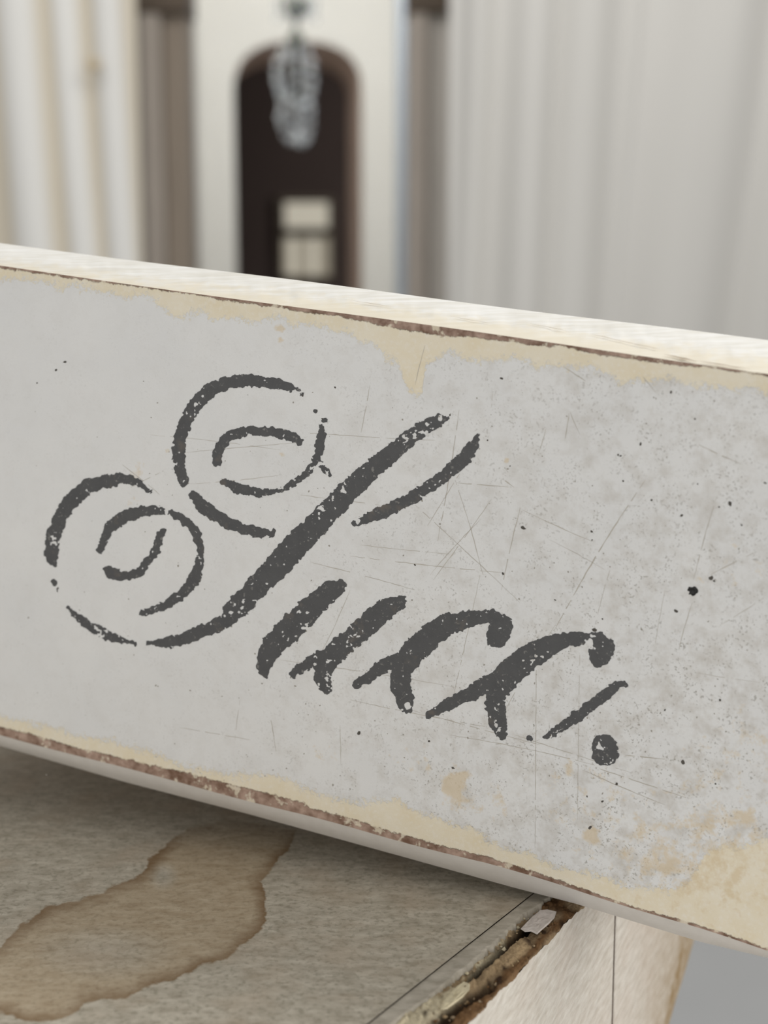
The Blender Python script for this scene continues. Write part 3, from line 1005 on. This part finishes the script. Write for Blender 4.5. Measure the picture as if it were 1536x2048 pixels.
# joint between the top panel and its edge strip
k1 = ab(on_top(np.array(738.), np.array(2046.)))
k2 = ab(on_top(np.array(1059.), np.array(1793.)))
def b_crack(a):
    return k1[1] + (k2[1] - k1[1]) * (a - k1[0]) / (k2[0] - k1[0])


# stained top panel
stain_poly = [(-260, 1960), (0, 1893), (20, 1866), (45, 1847), (80, 1826), (88, 1813), (125, 1804), (160, 1799), (166, 1792), (200, 1786), (235, 1770), (270, 1753), (290, 1738), (296, 1718), (312, 1704),
              (330, 1694), (350, 1668), (385, 1650), (450, 1642), (540, 1646), (590, 1662), (580, 1690), (548, 1735), (518, 1764), (530, 1786), (535, 1812), (532, 1842), (515, 1870), (490, 1892), (455, 1912),
              (420, 1926), (380, 1946), (345, 1962), (310, 1969), (275, 1986), (240, 1996), (200, 2000), (165, 2006), (145, 2030), (100, 2048), (40, 2040), (0, 2024), (-240, 2100)]
av = np.concatenate([np.linspace(A0, -.11, 12, endpoint=False), np.linspace(-.11, .10, 300), np.linspace(.11, ae - .002, 6)])
bv = np.concatenate([np.linspace(0, .17, 240), np.linspace(.18, BW, 12)])
AA, BB = np.meshgrid(av, bv, indexing='ij')
BBs = b_crack(AA) + .00018 + BB
Vp = from_ab(AA, BBs, ZTOP + 0 * AA)
qx, qy = proj(Vp)
stain = poly_sdf(qx, qy, stain_poly) + (fbm(qx, qy, 40, 3) - .5) * 14
pale = np.maximum.reduce([np.clip(1.3 - np.hypot((qx - 326) / 26, (qy - 1752) / 24), 0, 1), .75 * np.clip(1.3 - np.hypot((qx - 210) / 120, (qy - 1905) / 45), 0, 1)])
faint = np.clip((1700 - qy) / 60, 0, 1)
t = NT('mottled_stained_panel', 0.62, 0.3)
mo = t.noise(1, 5, .65, vec=t.mapped((170, 330, 300)))
mo2 = t.noise(620, 4, .65)
base_c = t.mix(t.ramp(mo, .3, .7), lin((168, 159, 142)), lin((206, 198, 182)))
base_c = t.mix(t.math('MULTIPLY', t.ramp(mo2, .50, .66), .6), base_c, lin((138, 131, 113)))
base_c = t.mix(t.math('MULTIPLY', t.ramp(t.noise(60, 3), .5, .7), .4), base_c, lin((184, 166, 144)))
sd = t.math('ADD', t.attr('stain'), t.math('MULTIPLY', t.math('SUBTRACT', t.noise(420, 4, .6), .5), 14.0))
ins_ = t.ramp(sd, -1.5, 2.5)
rim = t.ramp(sd, 2.0, 28.0, 1.0, 0.0)
rim = t.math('MULTIPLY', rim, t.ramp(t.noise(40, 3), .25, .6, .35, 1.0))
inner = t.mix(t.ramp(mo, .3, .7), lin((170, 150, 122)), lin((196, 180, 154)))
inner = t.mix(t.math('MULTIPLY', t.ramp(mo2, .5, .66), .4), inner, lin((140, 122, 96)))
inner = t.mix(t.math('MULTIPLY', t.attr('pale'), 1.0, clamp=True), inner, base_c)
sc_ = t.mix(t.math('MULTIPLY', rim, .9), inner, lin((116, 84, 42)))
sc_ = t.mix(t.math('MULTIPLY', t.attr('faint'), .75), sc_, base_c)
t.color(t.mix(t.math('MULTIPLY', ins_, .92), base_c, sc_))
t.bump(t.math('ADD', mo, t.math('MULTIPLY', mo2, .6)), .00035, .55)
mesh('top_panel', Vp, grid_faces(len(av), len(bv), flip=True), t.m, cab, attrs={'stain': stain, 'pale': pale, 'faint': faint})

# edge strip and broken arris as one height field each
rub_l = [(700, 2110), (782, 2045), (850, 1999), (921, 1944), (1001, 1873), (1047, 1829), (1083, 1805), (1120, 1775)]
ra, rb = ab(on_top(np.array([p[0] for p in rub_l], float), np.array([p[1] for p in rub_l], float)))
def b_rub(a):
    return np.interp(a, ra, rb) + .0009 * (fbm(a * 1e4, a * 0, 22, 6, 4) - .5) * 2
av2 = np.concatenate([np.linspace(A0, -.075, 20, endpoint=False), np.linspace(-.075, .012, 330), np.linspace(.014, ae - .002, 14)])
NW = 8
w = np.linspace(0, 1, NW)
AA = np.repeat(av2[:, None], NW, 1)
b0_, b1_ = b_crack(av2) - .00018, np.minimum(b_rub(av2), b_crack(av2) - .001)
BB = b0_[:, None] * (1 - w) + b1_[:, None] * w
t = NT('greyed_paint_strip', 0.65, 0.3)
mo = t.noise(1, 5, .65, vec=t.mapped((200, 330, 300)))
t.color(t.mix(t.ramp(mo, .3, .7), lin((160, 152, 137)), lin((198, 190, 176))))
t.bump(mo, .0003, .5)
m_strip = t.m
Vst = from_ab(AA, BB, ZTOP + 0 * AA)
# a small lip so the strip shows its thickness towards the joint and the break
lipL = Vst[:, :1] - UPZ * .004
lipR = Vst[:, -1:] - UPZ * .0022 + (-LF) * .0004
Vst = np.concatenate([lipL, Vst, lipR], 1)
mesh('edge_strip', Vst, grid_faces(len(av2), NW + 2), m_strip, cab)

def z_arris(a):
    return .0011 * (fbm(np.asarray(a) * 1e4, np.asarray(a) * 0 + 9, 34, 31, 5) - .5) * 2


NR = 60
w = np.linspace(0, 1, NR)
AA = np.repeat(av2[:, None], NR, 1)
bR = .0 + .0007 * (fbm(av2 * 1e4, av2 * 0 + 50, 30, 8, 4) - .5) * 2
BB = (b1_ + .0002)[:, None] * (1 - w) + bR[:, None] * w
Zr = ZTOP + 0 * AA
qx, qy = proj(from_ab(AA, BB, Zr))
hz = -.0012 - .0010 * w[None, :] + .0011 * (fbm(qx, qy, 26, 3, 4) - .5) * 2 + .0006 * (fbm(qx, qy, 7, 13, 3) - .5) * 2
groove1 = seg_field(qx, qy, [(918, 1966, 5), (960, 1929, 6), (1000, 1893, 7), (1040, 1855, 8), (1078, 1816, 7)])
groove2 = seg_field(qx, qy, [(800, 2100, 9), (861, 2045, 11), (920, 1995, 8), (984, 1955, 5)])
band = seg_field(qx, qy, [(820, 2110, 22), (890, 2045, 22), (940, 2000, 18), (985, 1965, 12), (1040, 1912, 9), (1090, 1860, 7), (1140, 1815, 9)])
rod = seg_field(qx, qy, [(972, 1926, 15), (1000, 1908, 18), (1040, 1880, 18), (1052, 1872, 14)])
rod2 = seg_field(qx, qy, [(930, 1968, 14), (968, 1942, 16)])
creamz = seg_field(qx, qy, [(780, 2070, 26), (830, 2030, 22), (880, 2000, 18), (925, 1975, 14)])
topb = seg_field(qx, qy, [(1075, 1808, 10), (1110, 1800, 14), (1150, 1812, 6)])
sm_ = lambda f, s: 1 / (1 + np.exp(-np.clip(f / s, -30, 30)))
hz = hz + .0014 * np.clip(rod / 18, 0, 1) ** .5 + .0009 * np.clip(rod2 / 16, 0, 1) ** .5 + .0007 * sm_(creamz, 4) - .0030 * sm_(groove1, 1.6) - .0022 * sm_(groove2, 2.5)
hz[:, 0] = -.0004
hz[:, -1] = -.0028 + z_arris(av2)
Vr = from_ab(AA, BB, ZTOP + hz)
c_tan, c_brn, c_drk, c_crm, c_gry = [np.array(lin(c)[:3]) for c in ((176, 152, 118), (120, 90, 60), (48, 33, 22), (222, 210, 180), (170, 150, 122))]
nz = fbm(qx, qy, 14, 12, 4)[..., None]
colr = c_gry + (c_tan - c_gry) * nz
def blend(c, f, s, to, k=1.0):
    m = (sm_(f, s) * k)[..., None]
    return c * (1 - m) + to * m
colr = blend(colr, band + (nz[..., 0] - .5) * 10, 2, c_brn * (.6 + .8 * nz))
colr = blend(colr, creamz + (nz[..., 0] - .5) * 24, 2, c_crm * (.75 + .4 * nz))
colr = blend(colr, rod, 1.5, c_tan * (.75 + .5 * nz))
colr = blend(colr, rod2, 1.5, c_tan * (.6 + .5 * nz))
colr = blend(colr, topb + (nz[..., 0] - .5) * 14, 2, c_brn * (.5 + .8 * nz))
for (x_, y_, r_) in [(996, 1946, 9), (1057, 1871, 8), (986, 1960, 5), (978, 1950, 4), (900, 2016, 7), (1090, 1850, 5), (1125, 1832, 6), (850, 2020, 6), (1010, 1925, 4)]:  # dark spots coloured in: shading round the rod, plus crack lines
    colr = blend(colr, r_ - np.hypot(qx - x_, qy - y_) + (nz[..., 0] - .5) * 12, 1.5, c_drk * 1.3)
lch = seg_field(qx, qy, [(930, 1950, 3), (965, 1915, 6), (1003, 1882, 7), (1012, 1872, 2)])
colr = blend(colr, lch + (nz[..., 0] - .5) * 14, 1.5, c_crm)
colr = blend(colr, groove1, 1.2, c_drk)
colr = blend(colr, groove2, 2.2, c_drk * 1.2)
t = NT('torn_wood_fibres', 0.8, 0.2)
fib = t.noise(1500, 5, .7)
tv = t.attr('tint', True)
t.color(t.mix(t.ramp(fib, .45, .75), tv, t.mix(.45, tv, lin((90, 64, 40)))))
t.bump(fib, .0004, .8)
mesh('broken_edge', Vr, grid_faces(len(av2), NR), t.m, cab, cols=np.clip(colr.reshape(-1, 3), 0, 1))

# loose chips of paint and plaster lying in the break
def chip(name, poly, z0, z1, mat):
    P_ = np.array(poly, float)
    lo = on_top(P_[:, 0], P_[:, 1], z0)
    hi = on_top(P_[:, 0], P_[:, 1], z1) 
    cen = hi.mean(0)
    n_ = len(P_)
    rings = [lo, hi]
    for q in (.10, .35, .6, .85):
        rings.append(hi + (cen - hi) * q + UPZ * (.0002 + rng.uniform(-.00025, .00025, n_))[:, None])
    V_ = np.concatenate(rings)
    F_ = []
    for j in range(len(rings) - 1):
        F_ += [(j * n_ + k, j * n_ + (k + 1) % n_, (j + 1) * n_ + (k + 1) % n_, (j + 1) * n_ + k) for k in range(n_)]
    F_.append(tuple(range((len(rings) - 1) * n_, len(rings) * n_)))
    return mesh(name, V_, F_, mat, cab, smooth=False)
m_chipw = simple('white_paint_chip', (208, 199, 192), var=.28, scale=900)
m_chipc = simple('cream_plaster_chip', (222, 210, 178), var=.28, scale=900)
chip('paint_chip', [(1041, 1858), (1052, 1846), (1066, 1832), (1080, 1821), (1096, 1819), (1113, 1823), (1109, 1836), (1098, 1848), (1086, 1858), (1074, 1869), (1062, 1863), (1050, 1864)][::-1], -.003, -.0004, m_chipw)['label'] = 'flat white paint chip'
chip('plaster_chip', [(880, 2020), (886, 2004), (900, 1986), (914, 1972), (928, 1963), (940, 1968), (939, 1980), (926, 1994), (908, 2008), (894, 2018)][::-1], -.003, -.0002, m_chipc)['label'] = 'cream plaster chip'

# side boards with a dark joint between them
t = NT('rough_pale_wood', 0.7, 0.25)
vdir = math.atan2(E[1], E[0])
sa_, sz_ = t.attr('sa'), t.attr('sz')
cmb = t.n('ShaderNodeCombineXYZ')
t.put(cmb.inputs[0], t.math('MULTIPLY', t.math('ADD', t.math('MULTIPLY', sa_, .97), t.math('MULTIPLY', sz_, .26)), .17))
t.put(cmb.inputs[1], t.math('MULTIPLY', t.math('SUBTRACT', t.math('MULTIPLY', sz_, .97), t.math('MULTIPLY', sa_, .26)), .55))
gr = t.noise(1, 5, .62, vec=cmb.outputs[0])
gr2 = t.noise(38, 4)
bc = t.mix(t.ramp(gr, .3, .7), lin((208, 199, 186)), lin((238, 232, 222)))
bc = t.mix(t.math('MULTIPLY', t.ramp(gr2, .45, .7), .35), bc, lin((214, 196, 180)))
ta = t.math('MULTIPLY', t.attr('tanned'), t.ramp(t.noise(200, 4, .65), .25, .65, .45, 1.0), clamp=True)
bc = t.mix(ta, bc, lin((160, 134, 96)))
t.color(bc)
t.bump(gr, .0012, .85)
m_side = t.m


def side_board(name, a_of_z0, a_of_z1, ragged, label):
    zs = np.concatenate([np.linspace(0.0, ZTOP - .09, 6, endpoint=False), np.linspace(ZTOP - .09, ZTOP - .005, 150)])
    zs = np.append(zs, [ZTOP - .004, ZTOP - .0028])
    nu = 60 if ragged else 260
    SA, SZ = np.zeros((nu + 2, len(zs))), np.zeros((nu + 2, len(zs)))
    V = np.zeros((nu + 2, len(zs), 3))
    Tn = np.zeros((nu + 2, len(zs)))
    for j, z in enumerate(zs):
        s0, s1 = a_of_z0(z), a_of_z1(z)
        if ragged:
            s1 += .0016 * (float(fbm(np.array(z * 1e4), np.array(3.0), 60, 4, 4)) - .5) * 2
        aa = np.linspace(s0, s1, nu)
        out = np.zeros(nu)
        if ragged:
            f = np.linspace(0, 1, nu)
            out = -.010 * np.clip((f - .35) / .65, 0, 1) ** 2.2
            Tn[1:-1, j] = np.clip((f - .93) / .05, 0, 1) * (fbm(np.array(z * 1e4) + 0 * f, f * 0, 110, 9) > .5) * .9 + .35 * np.exp(-((f - .52) / .03) ** 2) + .95 * np.clip((f - .08) / .5, 0, 1)
        # top edge crumbles where the arris is broken
        zz_ = np.full(nu, z) if j < len(zs) - 1 else z + z_arris(aa)
        V[1:-1, j] = O + aa[:, None] * E + out[:, None] * NS + (zz_[:, None] - ZTOP) * UPZ
        SA[1:-1, j], SZ[:, j] = aa * 1000, z * 1000
        SA[0, j], SA[-1, j] = aa[0] * 1000, aa[-1] * 1000
        V[0, j] = V[1, j] - NS * .008
        V[-1, j] = V[-2, j] - NS * .012
    o = mesh(name, V, grid_faces(nu + 2, len(zs), flip=True), m_side, cab, attrs={'tanned': Tn, 'sa': SA, 'sz': SZ})
    o['label'] = label
    return o


gap = .0007
side_board('side_board', lambda z: A0, lambda z: ac - gap, False, 'broad rough side board')
sl = (ae - ae2) / (float(on_side(np.array(1404.), np.array(1880.))[2]) - zb2)
side_board('corner_post', lambda z: ac + gap, lambda z: max(ac + .012, ae + sl * max(-.06, (z - float(on_side(np.array(1404.), np.array(1880.))[2])))), True, 'tapering rounded corner piece with ragged edge')

# carcass inside, reaching the floor
def prism(name, pts_ab, z0, z1, mat):
    n_ = len(pts_ab)
    V_ = [tuple(from_ab(a, b, z)) for z in (z0, z1) for a, b in pts_ab]
    F_ = [tuple(range(n_))[::-1], tuple(range(n_, 2 * n_))] + [(k, (k + 1) % n_, n_ + (k + 1) % n_, n_ + k) for k in range(n_)]
    return mesh(name, V_, F_, mat, cab, smooth=False)
m_carc = simple('dark_carcass_wood', (96, 74, 54), var=.2, scale=40)
aE = ac + .008
m_front = simple('pale_front_wood', (214, 205, 192), var=.1, scale=40, vec_scale=(1, 1, .1))
prism('front_board', [(A0 - .012, .0), (A0 - .0005, .0), (A0 - .0005, BW), (A0 - .012, BW)], 0.0, ZTOP - .0002, m_front)
prism('carcass', [(A0, .006), (aE, .006), (aE, BW), (A0, BW)], 0.0, ZTOP - .0065, m_carc)

# dark filler ribbon set in the joint between the side boards
jz = [0.0, ZTOP - .0032]
mesh('joint_gap', [O + a * E - NS * .00015 + (z - ZTOP) * UPZ for z in jz for a in (ac - .00075, ac + .00075)], [(0, 1, 3, 2)], simple('joint_filler', (70, 48, 36)), cab, smooth=False)

# crumbs of plaster and wood along the break
cv, cf, cc = [], [], []
for _ in range(170):
    f = random.random()
    lx, ly = np.interp(f, [0, .25, .5, .8, 1], [790, 850, 930, 1020, 1075]), np.interp(f, [0, .25, .5, .8, 1], [2040, 2000, 1945, 1862, 1815])
    rx_, ry_ = np.interp(f, [0, .3, .6, 1], [913, 987, 1047, 1140]), np.interp(f, [0, .3, .6, 1], [2045, 1977, 1917, 1822])
    g = random.choice([random.uniform(-.04, .2), random.uniform(.75, 1.02), random.random()])
    c_ = on_top(np.array(lx + (rx_ - lx) * g), np.array(ly + (ry_ - ly) * g), -.0012 - .0012 * g)
    r = random.choice([.0002, .0003, .0004, .0006])
    b0 = len(cv)
    for sx, sy, sz in ((1, 0, 0), (0, 1, 0), (-1, 0, 0), (0, -1, 0), (0, 0, 1), (0, 0, -1)):
        q = r * random.uniform(.6, 1.4)
        cv.append(tuple(c_ + np.array([sx, sy, sz]) * q))
    cf += [tuple(b0 + i for i in t_) for t_ in ((0, 1, 4), (1, 2, 4), (2, 3, 4), (3, 0, 4), (1, 0, 5), (2, 1, 5), (3, 2, 5), (0, 3, 5))]
    cc += [random.choice([c_tan, c_crm, c_gry, c_crm] if g < .35 else [c_tan, c_brn, c_brn, c_gry]) * random.uniform(.7, 1.0)] * 6
t = NT('crumbs', 0.8, 0.2)
t.color(t.attr('tint', True))
tag(mesh('crumbs', cv, cf, t.m, cab, smooth=False, cols=np.array(cc)), kind='stuff')
